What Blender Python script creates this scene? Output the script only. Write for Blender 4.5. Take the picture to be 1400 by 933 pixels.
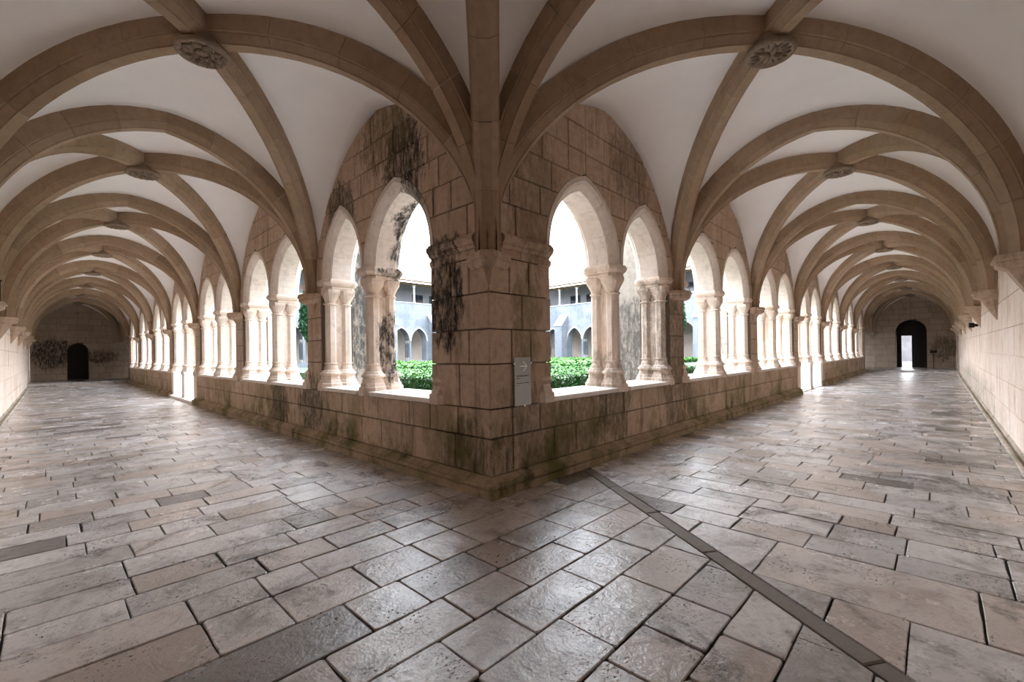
import bpy, bmesh, math, random
from math import pi, sin, cos, sqrt, acos, atan2
from mathutils import Matrix, Vector

for _o in list(bpy.data.objects):
    bpy.data.objects.remove(_o)
scene = bpy.context.scene
COL = scene.collection
rng = random.Random(7)

# ------------------------------------------------------------------ camera
CAM = (-3.386, -3.6075, 1.6)
YAW = pi / 4 - 0.0188
PITCH, ROLL = 0.0011, -0.0138
cam_data = bpy.data.cameras.new('camera')
cam = bpy.data.objects.new('camera', cam_data)
COL.objects.link(cam)
fw = Vector((cos(YAW), sin(YAW), 0)); rt = Vector((sin(YAW), -cos(YAW), 0)); up = Vector((0, 0, 1))
fw2 = fw * cos(PITCH) + up * sin(PITCH); up2 = up * cos(PITCH) - fw * sin(PITCH)
rt3 = rt * cos(ROLL) + up2 * sin(ROLL); up3 = up2 * cos(ROLL) - rt * sin(ROLL)
M = Matrix((rt3, up3, -fw2)).transposed().to_4x4()
M.translation = Vector(CAM)
cam.matrix_world = M
cam_data.sensor_width = 36.0
cam_data.lens = 606.6 * 36.0 / 1400.0
cam_data.shift_y = 15.04 / 1400.0
cam_data.clip_start = 0.05
cam_data.clip_end = 400
scene.camera = cam

# ------------------------------------------------------------------ overcast sky and exposure
world = bpy.data.worlds.new('overcast_sky')
scene.world = world
world.use_nodes = True
_wt = world.node_tree
_wt.nodes.clear()
_tc = _wt.nodes.new('ShaderNodeTexCoord'); _sx = _wt.nodes.new('ShaderNodeSeparateXYZ')
_rp = _wt.nodes.new('ShaderNodeValToRGB'); _bg = _wt.nodes.new('ShaderNodeBackground'); _wo = _wt.nodes.new('ShaderNodeOutputWorld')
_rp.color_ramp.elements[0].position = 0.0; _rp.color_ramp.elements[0].color = (0.93, 0.965, 1.0, 1)
_rp.color_ramp.elements[1].position = 0.9; _rp.color_ramp.elements[1].color = (0.66, 0.74, 0.86, 1)
_wt.links.new(_tc.outputs['Generated'], _sx.inputs[0]); _wt.links.new(_sx.outputs['Z'], _rp.inputs[0])
_wt.links.new(_rp.outputs[0], _bg.inputs['Color']); _wt.links.new(_bg.outputs[0], _wo.inputs['Surface'])
_bg.inputs['Strength'].default_value = 1.0
scene.view_settings.view_transform = 'Standard'
scene.view_settings.look = 'None'
scene.view_settings.gamma = 1.0
scene.view_settings.use_curve_mapping = False
scene.view_settings.exposure = 4.0
scene.cycles.max_bounces = 16
scene.cycles.diffuse_bounces = 10
scene.cycles.glossy_bounces = 4

# ------------------------------------------------------------------ dimensions
LEN = {'L': 4.741, 'R': 4.908}
WID = {'L': 4.337, 'R': 4.455}
NB = 7
DOORBAY = 3
ZS, ZI, ZC = 1.03, 2.96, 2.71          # sill, impost, rib springing
THK = 0.58
RISE_D, APEX = 2.39, 5.045
RIBD, RIBW, RIBF = 0.29, 0.145, 0.062
TOP = 5.8

# ------------------------------------------------------------------ node helpers
class NT:
    def __init__(self, name):
        self.m = bpy.data.materials.new(name); self.m.use_nodes = True
        self.t = self.m.node_tree; self.t.nodes.clear()
        self.out = self.t.nodes.new('ShaderNodeOutputMaterial')
        self.b = self.t.nodes.new('ShaderNodeBsdfPrincipled')
        self.t.links.new(self.b.outputs[0], self.out.inputs['Surface'])
        self.geo = None
    def n(self, typ, **kw):
        x = self.t.nodes.new(typ)
        for k, v in kw.items():
            setattr(x, k, v)
        return x
    def link(self, a, b):
        self.t.links.new(a, b)
    def set(self, sock, v):
        if isinstance(v, (int, float)):
            sock.default_value = v
        elif isinstance(v, (tuple, list)):
            sock.default_value = tuple(v) + ((1,) if len(v) == 3 and len(sock.default_value) == 4 else ())
        else:
            self.link(v, sock)
    def pos(self):
        if not self.geo:
            self.geo = self.n('ShaderNodeNewGeometry')
        return self.geo.outputs['Position']
    def scaled(self, s):
        x = self.n('ShaderNodeVectorMath', operation='MULTIPLY')
        self.link(self.pos(), x.inputs[0]); x.inputs[1].default_value = s
        return x.outputs[0]
    def noise(self, scale, detail=5, rough=0.6, vec=None, dist=0.0):
        x = self.n('ShaderNodeTexNoise'); x.inputs['Scale'].default_value = scale
        x.inputs['Detail'].default_value = detail; x.inputs['Roughness'].default_value = rough
        x.inputs['Distortion'].default_value = dist
        self.link(vec if vec is not None else self.pos(), x.inputs['Vector'])
        return x.outputs['Fac']
    def ramp(self, v, a, b, lo=0.0, hi=1.0):
        x = self.n('ShaderNodeMapRange', interpolation_type='SMOOTHSTEP')
        self.link(v, x.inputs[0])
        for i, q in zip((1, 2, 3, 4), (a, b, lo, hi)):
            x.inputs[i].default_value = q
        return x.outputs[0]
    def math(self, op, a, b=0.0):
        x = self.n('ShaderNodeMath', operation=op)
        self.set(x.inputs[0], a); self.set(x.inputs[1], b)
        return x.outputs[0]
    def mix(self, f, a, b, mode='MIX'):
        x = self.n('ShaderNodeMix', data_type='RGBA', blend_type=mode)
        self.set(x.inputs[0], f); self.set(x.inputs[6], a); self.set(x.inputs[7], b)
        return x.outputs[2]
    def rnd(self):
        oi = self.n('ShaderNodeObjectInfo'); self.pos()
        s = self.math('ADD', oi.outputs['Random'], self.geo.outputs['Random Per Island'])
        return self.math('FRACT', self.math('MULTIPLY', s, 7.31))
    def blob(self, c, r0, r1, sq=(1, 1, 1)):
        x = self.n('ShaderNodeVectorMath', operation='SUBTRACT')
        self.link(self.pos(), x.inputs[0]); x.inputs[1].default_value = c
        y = self.n('ShaderNodeVectorMath', operation='MULTIPLY')
        self.link(x.outputs[0], y.inputs[0]); y.inputs[1].default_value = sq
        z = self.n('ShaderNodeVectorMath', operation='LENGTH'); self.link(y.outputs[0], z.inputs[0])
        return self.ramp(z.outputs['Value'], r0, r1, 1.0, 0.0)
    def z(self):
        s = self.n('ShaderNodeSeparateXYZ'); self.link(self.pos(), s.inputs[0])
        return s.outputs['Z']
    def bump(self, h, strength=0.3, dist=0.02):
        x = self.n('ShaderNodeBump'); x.inputs['Strength'].default_value = strength
        x.inputs['Distance'].default_value = dist
        self.link(h, x.inputs['Height']); self.link(x.outputs[0], self.b.inputs['Normal'])
    def done(self, col, rough=0.85, spec=0.3):
        self.set(self.b.inputs['Base Color'], col); self.set(self.b.inputs['Roughness'], rough)
        self.b.inputs['Specular IOR Level'].default_value = spec
        return self.m

def stone(name, ca, cb, cc, dark=(), moss=0.0, streak=0.0, tint=0.5, fine=0.35, ochre=0.0, grime=0.45, scol=(0.10, 0.07, 0.05)):
    t = NT(name)
    c = t.mix(t.ramp(t.noise(0.9, 4), 0.35, 0.65), ca, cb)
    c = t.mix(t.math('MULTIPLY', t.rnd(), tint), c, cc)
    f = t.noise(11, 7, 0.7)
    c = t.mix(t.ramp(f, 0.38, 0.75, 0.0, fine), c, tuple(q * 0.45 for q in ca))
    if ochre:
        c = t.mix(t.ramp(t.noise(1.6, 5, 0.65, t.scaled((1, 1, 0.5))), 0.52, 0.72, 0, ochre), c, (0.36, 0.19, 0.07))
    st = None
    if streak:
        st = t.noise(1.0, 7, 0.72, t.scaled((6.5, 6.5, 0.8)))
        c = t.mix(t.ramp(st, 0.5, 0.72, 0, streak), c, scol)
    if grime:
        c = t.mix(t.ramp(t.noise(3.1, 8, 0.75), 0.55, 0.75, 0, grime), c, (0.09, 0.065, 0.05))
    if moss:
        mz = t.math('MULTIPLY', t.ramp(t.z(), 0.15, 1.5, 1.0, 0.0), t.ramp(t.noise(1.5, 8, 0.72, t.scaled((1, 1, 0.6))), 0.42, 0.66))
        c = t.mix(t.math('MULTIPLY', mz, moss), c, (0.105, 0.10, 0.026))
        mk = t.math('MULTIPLY', t.ramp(t.z(), 0.0, 1.1, 1.0, 0.0), t.ramp(t.noise(2.2, 9, 0.78, t.scaled((1.3, 1.3, 0.6))), 0.55, 0.68))
        c = t.mix(t.math('MULTIPLY', mk, moss), c, (0.035, 0.03, 0.02))
    for (p, r0, r1, sq, amt, tone) in dark:
        nz = t.math('MULTIPLY', t.math('SUBTRACT', t.noise(4.2, 10, 0.8, t.scaled((1.5, 1.5, 0.55)), 0.5), 0.5), 3.2)
        k = t.ramp(t.math('ADD', t.blob(p, r0, r1 * 1.15, sq), t.math('MULTIPLY', nz, t.blob(p, r1, r1 * 1.7, sq))), 0.44, 0.84)
        k = t.math('MULTIPLY', k, t.ramp(t.noise(13, 9, 0.8, t.scaled((1, 1, 0.35))), 0.36, 0.56, 0.12, 1.0))
        c = t.mix(t.math('MULTIPLY', k, amt), c, tone)
    h = t.math('ADD', t.noise(38, 6, 0.7), t.math('MULTIPLY', t.noise(7, 5), 1.3))
    t.bump(h, 0.35, 0.012)
    return t.done(c, 0.88, 0.25)

BLK = (0.018, 0.016, 0.013)
DARKS = [
    ((0, 0.76, 2.2), 0.30, 0.55, (1, 1.35, 0.75), 0.98, BLK),      # black crust on the corner pier
    ((0, 1.65, 4.25), 0.25, 0.75, (1, 1, 0.8), 0.95, BLK),          # black crust around the first arch
    ((0, 3.6, 3.95), 0.25, 0.7, (1, 1, 0.9), 0.8, BLK),
    ((0, 2.2, 4.9), 0.3, 1.0, (1, 1, 1), 0.75, (0.10, 0.075, 0.03)),
    ((0, 0.9, 2.9), 0.1, 0.55, (1, 0.8, 2.2), 0.8, BLK),
    ((0.6, 0, 2.0), 0.15, 0.6, (1.5, 1, 0.6), 0.6, (0.15, 0.125, 0.04)),
    ((0, 0.4, 0.45), 0.2, 0.8, (1, 1, 1.3), 0.6, (0.06, 0.055, 0.02)),
    ((1.2, 0, 0.6), 0.3, 1.3, (0.7, 1, 1.4), 0.5, (0.055, 0.048, 0.02)),
    ((2.6, 0, 0.7), 0.2, 0.7, (1, 1, 1), 0.65, (0.05, 0.046, 0.02)),
    ((0, 4.9, 0.7), 0.2, 0.9, (1, 1, 1), 0.8, (0.035, 0.03, 0.02)),
    ((0, 6.6, 0.6), 0.2, 0.9, (1, 1, 1), 0.8, (0.035, 0.032, 0.02)),
    ((4.9, 0, 1.2), 0.3, 1.0, (1, 1, 0.5), 0.65, (0.06, 0.05, 0.025)),
    ((3.2, 0, 4.6), 0.3, 0.9, (1, 1, 1), 0.5, (0.05, 0.035, 0.025)),
    ((0.85, 0, 3.5), 0.2, 0.7, (1, 1, 0.5), 0.5, (0.10, 0.075, 0.03)),
]
MAT = {}
MAT['wall'] = stone('weathered_limestone', (0.52, 0.385, 0.285), (0.43, 0.305, 0.215), (0.62, 0.475, 0.365), DARKS, 0.95, 0.6, 0.55, 0.5, 0.35)
MAT['mortar'] = stone('dark_joint', (0.11, 0.085, 0.065), (0.14, 0.105, 0.075), (0.12, 0.09, 0.07), (), 0.7, 0.3, 0.0, 0.3)
MAT['plinth'] = stone('mossy_base_stone', (0.42, 0.32, 0.22), (0.32, 0.24, 0.15), (0.50, 0.38, 0.27), (), 0.9, 0.3, 0.6, 0.5)
MAT['column'] = stone('column_limestone', (0.78, 0.66, 0.565), (0.70, 0.57, 0.47), (0.75, 0.62, 0.52),
                      [((0.50, 2.74, 1.75), 0.18, 0.40, (1, 1, 0.5), 0.97, BLK), ((0.45, 2.70, 2.88), 0.15, 0.5, (1, 1, 3.5), 0.9, BLK),
                       ((2.7, 0.4, 1.2), 0.2, 0.6, (1, 1, 1), 0.5, (0.10, 0.08, 0.05)), ((4.5, 0.4, 1.9), 0.3, 0.9, (1, 1, 0.6), 0.6, (0.09, 0.07, 0.05))], 0.0, 0.35, 0.4, 0.3, 0.4, 0.4)
MAT['arch'] = stone('arch_limestone', (0.72, 0.625, 0.55), (0.64, 0.545, 0.47), (0.77, 0.68, 0.60),
                    [((0.62, 2.3, 3.65), 0.20, 0.46, (1, 1, 0.7), 0.98, BLK), ((0, 1.45, 3.85), 0.2, 0.65, (1, 1, 1), 0.8, BLK),
                     ((0.58, 2.6, 3.2), 0.1, 0.35, (1, 1, 1), 0.9, BLK)], 0.0, 0.25, 0.5, 0.3, 0.12, 0.35)
MAT['sill'] = stone('worn_sill_stone', (0.80, 0.72, 0.65), (0.74, 0.66, 0.58), (0.82, 0.75, 0.68), (), 0.0, 0.0, 0.5, 0.25, 0.0, 0.25)
MAT['kerb'] = stone('grimy_kerb_stone', (0.50, 0.43, 0.36), (0.36, 0.31, 0.25), (0.56, 0.48, 0.41), (), 0.5, 0.0, 0.5, 0.4)
MAT['rib'] = stone('rib_limestone', (0.36, 0.255, 0.17), (0.30, 0.205, 0.13), (0.45, 0.33, 0.235), (), 0.0, 0.15, 0.6, 0.35, 0.25, 0.35)
MAT['boss'] = stone('carved_boss_stone', (0.33, 0.25, 0.185), (0.27, 0.20, 0.145), (0.36, 0.28, 0.2), (), 0.0, 0.0, 0.2, 0.6)
MAT['outer'] = stone('pale_washed_wall', (0.80, 0.67, 0.58), (0.74, 0.59, 0.49), (0.83, 0.72, 0.64), [((20, -4.45, 0.2), 2, 16, (1, 1, 14), 0.6, (0.16, 0.15, 0.11))], 0.25, 0.75, 0.3, 0.25, 0.4, 0.3, (0.36, 0.22, 0.15))
MAT['end'] = stone('end_wall_stone', (0.48, 0.38, 0.29), (0.40, 0.31, 0.23), (0.54, 0.44, 0.35),
                   [((-3.3, 37.5, 1.9), 0.4, 1.5, (1, 1, 1), 0.95, BLK), ((-1.0, 37.5, 1.7), 0.3, 1.1, (0.8, 1, 1.6), 0.85, (0.06, 0.03, 0.02)),
                    ((38.8, -3.9, 1.5), 0.3, 1.2, (1, 1, 1), 0.7, (0.06, 0.04, 0.02))], 0.0, 0.2, 0.5, 0.4, 0.2)
MAT['buttress'] = stone('lichen_black_buttress', (0.50, 0.45, 0.38), (0.40, 0.36, 0.31), (0.5, 0.46, 0.4), [((1.0, 4.5, 2.4), 0.5, 1.5, (1, 1, 0.8), 0.9, (0.05, 0.05, 0.05)), ((4.6, 1.0, 1.4), 0.5, 1.5, (1, 1, 0.9), 0.85, (0.09, 0.085, 0.08))], 0.4, 0.5, 0.3, 0.5)
MAT['facade'] = stone('grey_granite_front', (0.165, 0.18, 0.20), (0.10, 0.12, 0.145), (0.18, 0.195, 0.215), (), 0.0, 0.35, 0.3, 0.5, 0.0, 0.6)
MAT['facade_pale'] = stone('pale_arch_trim', (0.34, 0.33, 0.32), (0.30, 0.29, 0.275), (0.33, 0.33, 0.32), (), 0.0, 0.1, 0.2, 0.3, 0.0, 0.2)
MAT['inner_far'] = stone('far_gallery_plaster', (0.60, 0.54, 0.48), (0.54, 0.48, 0.42), (0.6, 0.55, 0.5), (), 0.3, 0.1, 0.1, 0.2, 0.1, 0.2)

def plaster():
    t = NT('lime_plaster')
    c = t.mix(t.ramp(t.noise(0.7, 5), 0.35, 0.7), (0.89, 0.865, 0.845), (0.84, 0.81, 0.785))
    c = t.mix(t.ramp(t.noise(5, 8, 0.7), 0.55, 0.8, 0, 0.25), c, (0.68, 0.61, 0.56))
    t.bump(t.noise(25, 6), 0.12, 0.01)
    return t.done(c, 0.95, 0.15)
MAT['plaster'] = plaster()

def paving():
    t = NT('worn_paving')
    r = t.rnd()
    c = t.mix(t.ramp(r, 0.0, 0.55), (0.45, 0.42, 0.405), (0.60, 0.56, 0.54))
    c = t.mix(t.ramp(r, 0.80, 0.95), c, (0.20, 0.185, 0.18))
    c = t.mix(t.ramp(t.noise(2.2, 8, 0.7, None, 0.6), 0.46, 0.66, 0, 0.65), c, (0.17, 0.15, 0.138))
    c = t.mix(t.ramp(t.noise(14, 7, 0.75), 0.5, 0.72, 0, 0.55), c, (0.095, 0.08, 0.07))
    c = t.mix(t.ramp(t.math('FRACT', t.math('MULTIPLY', r, 5.3)), 0.55, 0.9, 0, 0.6), c, (0.50, 0.405, 0.345))
    sk = t.math('MULTIPLY', t.ramp(t.noise(1.05, 9, 0.72, None, 0.9), 0.53, 0.63), t.ramp(t.noise(19, 8, 0.8), 0.34, 0.60, 0.25, 1.0))
    c = t.mix(t.math('MULTIPLY', sk, 0.75), c, (0.062, 0.058, 0.058))
    pit = t.ramp(t.noise(42, 4, 0.6), 0.58, 0.66)
    pitm = t.math('MULTIPLY', pit, t.ramp(t.noise(2.7, 3), 0.48, 0.62))
    c = t.mix(pitm, c, (0.05, 0.042, 0.038))
    c = t.mix(t.math('MULTIPLY', t.blob((12, -4.3, 0), 0.3, 1.5, (0.10, 1.3, 1)), t.ramp(t.noise(2.0, 6, 0.7), 0.42, 0.6, 0, 0.85)), c, (0.06, 0.058, 0.04))
    c = t.mix(t.math('MULTIPLY', t.ramp(t.noise(0.55, 3), 0.5, 0.75), 0.35), c, (0.30, 0.22, 0.15))
    rough = t.math('ADD', t.ramp(t.noise(1.7, 6, 0.7), 0.3, 0.7, 0.05, 0.24), t.math('MULTIPLY', t.noise(20, 5, 0.7), 0.12))
    h = t.math('SUBTRACT', t.math('ADD', t.math('MULTIPLY', t.noise(4.5, 6, 0.65, None, 0.5), 2.4), t.math('MULTIPLY', t.noise(24, 6, 0.7), 0.7)), t.math('MULTIPLY', pitm, 0.6))
    t.bump(h, 0.55, 0.011)
    return t.done(c, rough, 1.0)
MAT['paving'] = paving()
def flat(name, col, rough=0.6, metal=0.0, spec=0.4, var=0.15, scale=12):
    t = NT(name)
    c = t.mix(t.ramp(t.noise(scale, 5), 0.3, 0.7), col, tuple(q * (1 - var) for q in col))
    t.b.inputs['Metallic'].default_value = metal
    return t.done(c, rough, spec)
MAT['grout'] = flat('dark_floor_joint', (0.05, 0.042, 0.036), 0.95, 0, 0.1, 0.5)
MAT['channel'] = stone('channel_stone_grey', (0.23, 0.20, 0.175), (0.18, 0.155, 0.135), (0.27, 0.235, 0.20), (), 0, 0, 0.5, 0.4)
MAT['iron'] = flat('black_iron', (0.015, 0.014, 0.014), 0.5, 0.3)
MAT['wood'] = flat('black_oak', (0.012, 0.008, 0.006), 0.7)
MAT['steel'] = flat('brushed_grey_plate', (0.36, 0.37, 0.35), 0.35, 0.25, 0.5, 0.08, 4)
MAT['print_dark'] = flat('dark_print', (0.03, 0.03, 0.03), 0.6)
MAT['print_white'] = flat('white_print', (0.85, 0.85, 0.8), 0.6)
MAT['chrome'] = flat('bright_fixing', (0.75, 0.73, 0.7), 0.25, 0.9)
MAT['tile'] = flat('clay_roof_tile', (0.42, 0.30, 0.25), 0.85, 0, 0.2, 0.5, 3)
MAT['shutter'] = flat('slate_blue_shutter', (0.045, 0.06, 0.085), 0.5)
MAT['window'] = flat('dark_window_pane', (0.02, 0.026, 0.038), 0.12)
MAT['lime'] = flat('grey_lime_wash', (0.27, 0.285, 0.31), 0.9, 0, 0.2, 0.12, 2)
MAT['asphalt'] = flat('street_setts', (0.11, 0.10, 0.10), 0.9, 0, 0.2, 0.4, 4)
MAT['render'] = flat('house_render', (0.14, 0.13, 0.135), 0.9, 0, 0.2, 0.3, 1)
MAT['soil'] = flat('garden_soil', (0.10, 0.085, 0.05), 0.95, 0, 0.1, 0.4, 5)
MAT['gravel'] = flat('pale_gravel', (0.62, 0.59, 0.54), 0.95, 0, 0.1, 0.3, 30)  # lightened so the unseen garden path bounces daylight up into the vaults
MAT['bark'] = flat('brown_bark', (0.12, 0.085, 0.055), 0.9, 0, 0.1, 0.4, 20)
def leafmat(name, a, b):
    t = NT(name)
    c = t.mix(t.rnd(), a, b)
    t.b.inputs['Subsurface Weight'].default_value = 0.0
    return t.done(c, 0.55, 0.3)
MAT['leaf'] = leafmat('box_leaf', (0.035, 0.135, 0.010), (0.065, 0.20, 0.016))
MAT['leafdark'] = leafmat('box_leaf_painted_shade', (0.012, 0.045, 0.006), (0.02, 0.07, 0.009))  # shaded copy of the box leaf: hedge sides and core painted darker
MAT['cypress'] = leafmat('cypress_needle', (0.02, 0.085, 0.035), (0.035, 0.14, 0.06))

# ------------------------------------------------------------------ mesh helpers
def mapper(side):
    return (lambda t, d, z: (t, d, z)) if side == 'R' else (lambda t, d, z: (d, t, z))

class MB:
    def __init__(self):
        self.v, self.f = [], []
    def add(self, vs, fs):
        o = len(self.v)
        self.v.extend(vs); self.f.extend([tuple(i + o for i in q) for q in fs])
    def box(self, a, b, mp=None):
        (x0, y0, z0), (x1, y1, z1) = a, b
        vs = [(x0, y0, z0), (x1, y0, z0), (x1, y1, z0), (x0, y1, z0), (x0, y0, z1), (x1, y0, z1), (x1, y1, z1), (x0, y1, z1)]
        if mp:
            vs = [mp(*q) for q in vs]
        self.add(vs, [(0, 3, 2, 1), (4, 5, 6, 7), (0, 1, 5, 4), (1, 2, 6, 5), (2, 3, 7, 6), (3, 0, 4, 7)])
    def loft(self, rings, close=True, cap=True):
        n = len(rings[0]); o = []
        vs = [p for r in rings for p in r]
        for i in range(len(rings) - 1):
            for j in range(n if close else n - 1):
                k = (j + 1) % n
                o.append((i * n + j, i * n + k, (i + 1) * n + k, (i + 1) * n + j))
        if cap:
            o.append(tuple(range(n))[::-1]); o.append(tuple(range((len(rings) - 1) * n, len(rings) * n)))
        self.add(vs, o)
    def lathe(self, prof, c=(0, 0), seg=16, rot=0.0):
        self.loft([[(c[0] + r * cos(rot + 2 * pi * k / seg), c[1] + r * sin(rot + 2 * pi * k / seg), z) for k in range(seg)] for r, z in prof])
    def mesh(self, name, mat, smooth=False, recalc=True):
        me = bpy.data.meshes.new(name)
        me.from_pydata(self.v, [], self.f)
        if recalc:
            bm = bmesh.new(); bm.from_mesh(me)
            bmesh.ops.recalc_face_normals(bm, faces=bm.faces)
            bm.to_mesh(me); bm.free()
        me.materials.append(mat)
        if smooth:
            me.polygons.foreach_set('use_smooth', [True] * len(me.polygons))
        return me
    def build(self, name, mat, parent=None, smooth=False, recalc=True):
        return link(name, self.mesh(name, mat, smooth, recalc), parent)

def link(name, me, parent=None):
    o = bpy.data.objects.new(name, me); COL.objects.link(o)
    if parent:
        o.parent = parent
    return o
def empty(name, loc=(0, 0, 0), rz=0.0, parent=None):
    o = bpy.data.objects.new(name, None); COL.objects.link(o)
    o.location = loc; o.rotation_euler = (0, 0, rz); o.empty_display_size = 0.1
    if parent:
        o.parent = parent
    return o
def tag(o, label=None, cat=None, group=None, kind=None):
    for k, v in (('label', label), ('category', cat), ('group', group), ('kind', kind)):
        if v:
            o[k] = v
    return o
def struct(o):
    o['kind'] = 'structure'; return o

def slab_mesh(mb, poly, lo, hi, ch, mp):
    """a stone: polygon (a,b) between levels lo (back) and hi (front) with a chamfered front edge; mp maps (a, level, b)"""
    cx = sum(p[0] for p in poly) / len(poly); cy = sum(p[1] for p in poly) / len(poly)
    w = max(max(p[0] for p in poly) - min(p[0] for p in poly), 0.02); h = max(max(p[1] for p in poly) - min(p[1] for p in poly), 0.02)
    sx, sy = max(0.3, 1 - 2 * ch / w), max(0.3, 1 - 2 * ch / h)
    inner = [(cx + (x - cx) * sx, cy + (y - cy) * sy) for x, y in poly]
    s = 1 if hi > lo else -1
    mb.loft([[mp(x, lo, y) for x, y in poly], [mp(x, hi - s * ch, y) for x, y in poly], [mp(x, hi, y) for x, y in inner]])

def dist_cam(p):
    return (Vector(p) - Vector(CAM)).length

def place_pieces(pieces, parent, name, mat, limit, rest_name):
    """pieces: (centre, MB). The nearest become single parts, the others are joined as one part of kind stuff"""
    pieces.sort(key=lambda q: dist_cam(q[0]))
    for c, mb in pieces[:limit]:
        mb.build(name, mat, parent)
    if pieces[limit:]:
        big = MB()
        for c, mb in pieces[limit:]:
            big.add(mb.v, mb.f)
        big.build(rest_name, mat, parent)['kind'] = 'stuff'

# ------------------------------------------------------------------ garden walls of the two galleries
def arch_geo(tl, tr, rise):
    w = (tr - tl) / 2; R = (rise * rise + w * w) / (2 * w)
    return (tl + tr) / 2, w, R
def arch_pts(tl, tr, rise, off=0.0, n=12, z0=ZI):
    m, w, R = arch_geo(tl, tr, rise)
    c = tl + R; r = R + off
    a1 = acos((c - m) / r)
    left = [(c - r * cos(a1 * i / n), z0 + r * sin(a1 * i / n)) for i in range(n + 1)]
    right = [(2 * m - x, z) for x, z in left[::-1]][1:]
    return left + right
def arch_edge(tl, tr, rise, off):
    m, w, R = arch_geo(tl, tr, rise)
    c = tl + R; r = R + off
    def fl(z):
        q = r * r - (z - ZI) ** 2
        return min(m, c - sqrt(q)) if q > 0 else m
    return fl, (lambda z: 2 * m - fl(z)), m

def bays(side):
    Ln = LEN[side]; out = []
    for n in range(NB):
        a = n * Ln + (1.2 if n == 0 else 0.54)
        b = (n + 1) * Ln - (1.2 if n == NB - 1 else 0.54)
        A = 2.85 if n == 0 else (n * Ln + 1.89 if n == NB - 1 else (a + b) / 2)
        if n == NB - 1:
            A = (n + 1) * Ln - 2.85
        out.append((n, a, A, b))
    return out
RISE = 0.96
RING = 0.18

def tile_strip(z0, z1, fl, fr, lengths, curved, out, start=0.0):
    g = 0.006
    ns = 6 if curved else 2
    zs = [z0 + g + (z1 - z0 - 2 * g) * i / (ns - 1) for i in range(ns)]
    lo = min(fl(z) for z in zs); hi = max(fr(z) for z in zs)
    if hi - lo < 0.05:
        return
    js = [lo]; t = lo + start
    while True:
        t += rng.uniform(*lengths)
        if t > hi - 0.18:
            break
        js.append(t)
    js.append(hi)
    for a, b in zip(js, js[1:]):
        L, R = [], []
        for z in zs:
            l, r = max(a, fl(z)) + g, min(b, fr(z)) - g
            if r - l > 0.012:
                L.append((l, z)); R.append((r, z))
        if len(L) >= 2 and L[-1][1] - L[0][1] > 0.04:
            out.append(L + R[::-1])

def lun(Ln):
    m = Ln / 2; s0 = 0.15; rise = 5.25 - ZC
    w = m - s0; R = (w * w + rise * rise) / (2 * w)
    return m, s0, R
def in_lunette(tt, z, Ln):
    m, s0, R = lun(Ln)
    u = tt if tt < m else Ln - tt
    if z < ZC:
        return True
    q = R * R - (z - ZC) ** 2
    return q > 0 and u > s0 + R - sqrt(q) - 0.12

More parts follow.
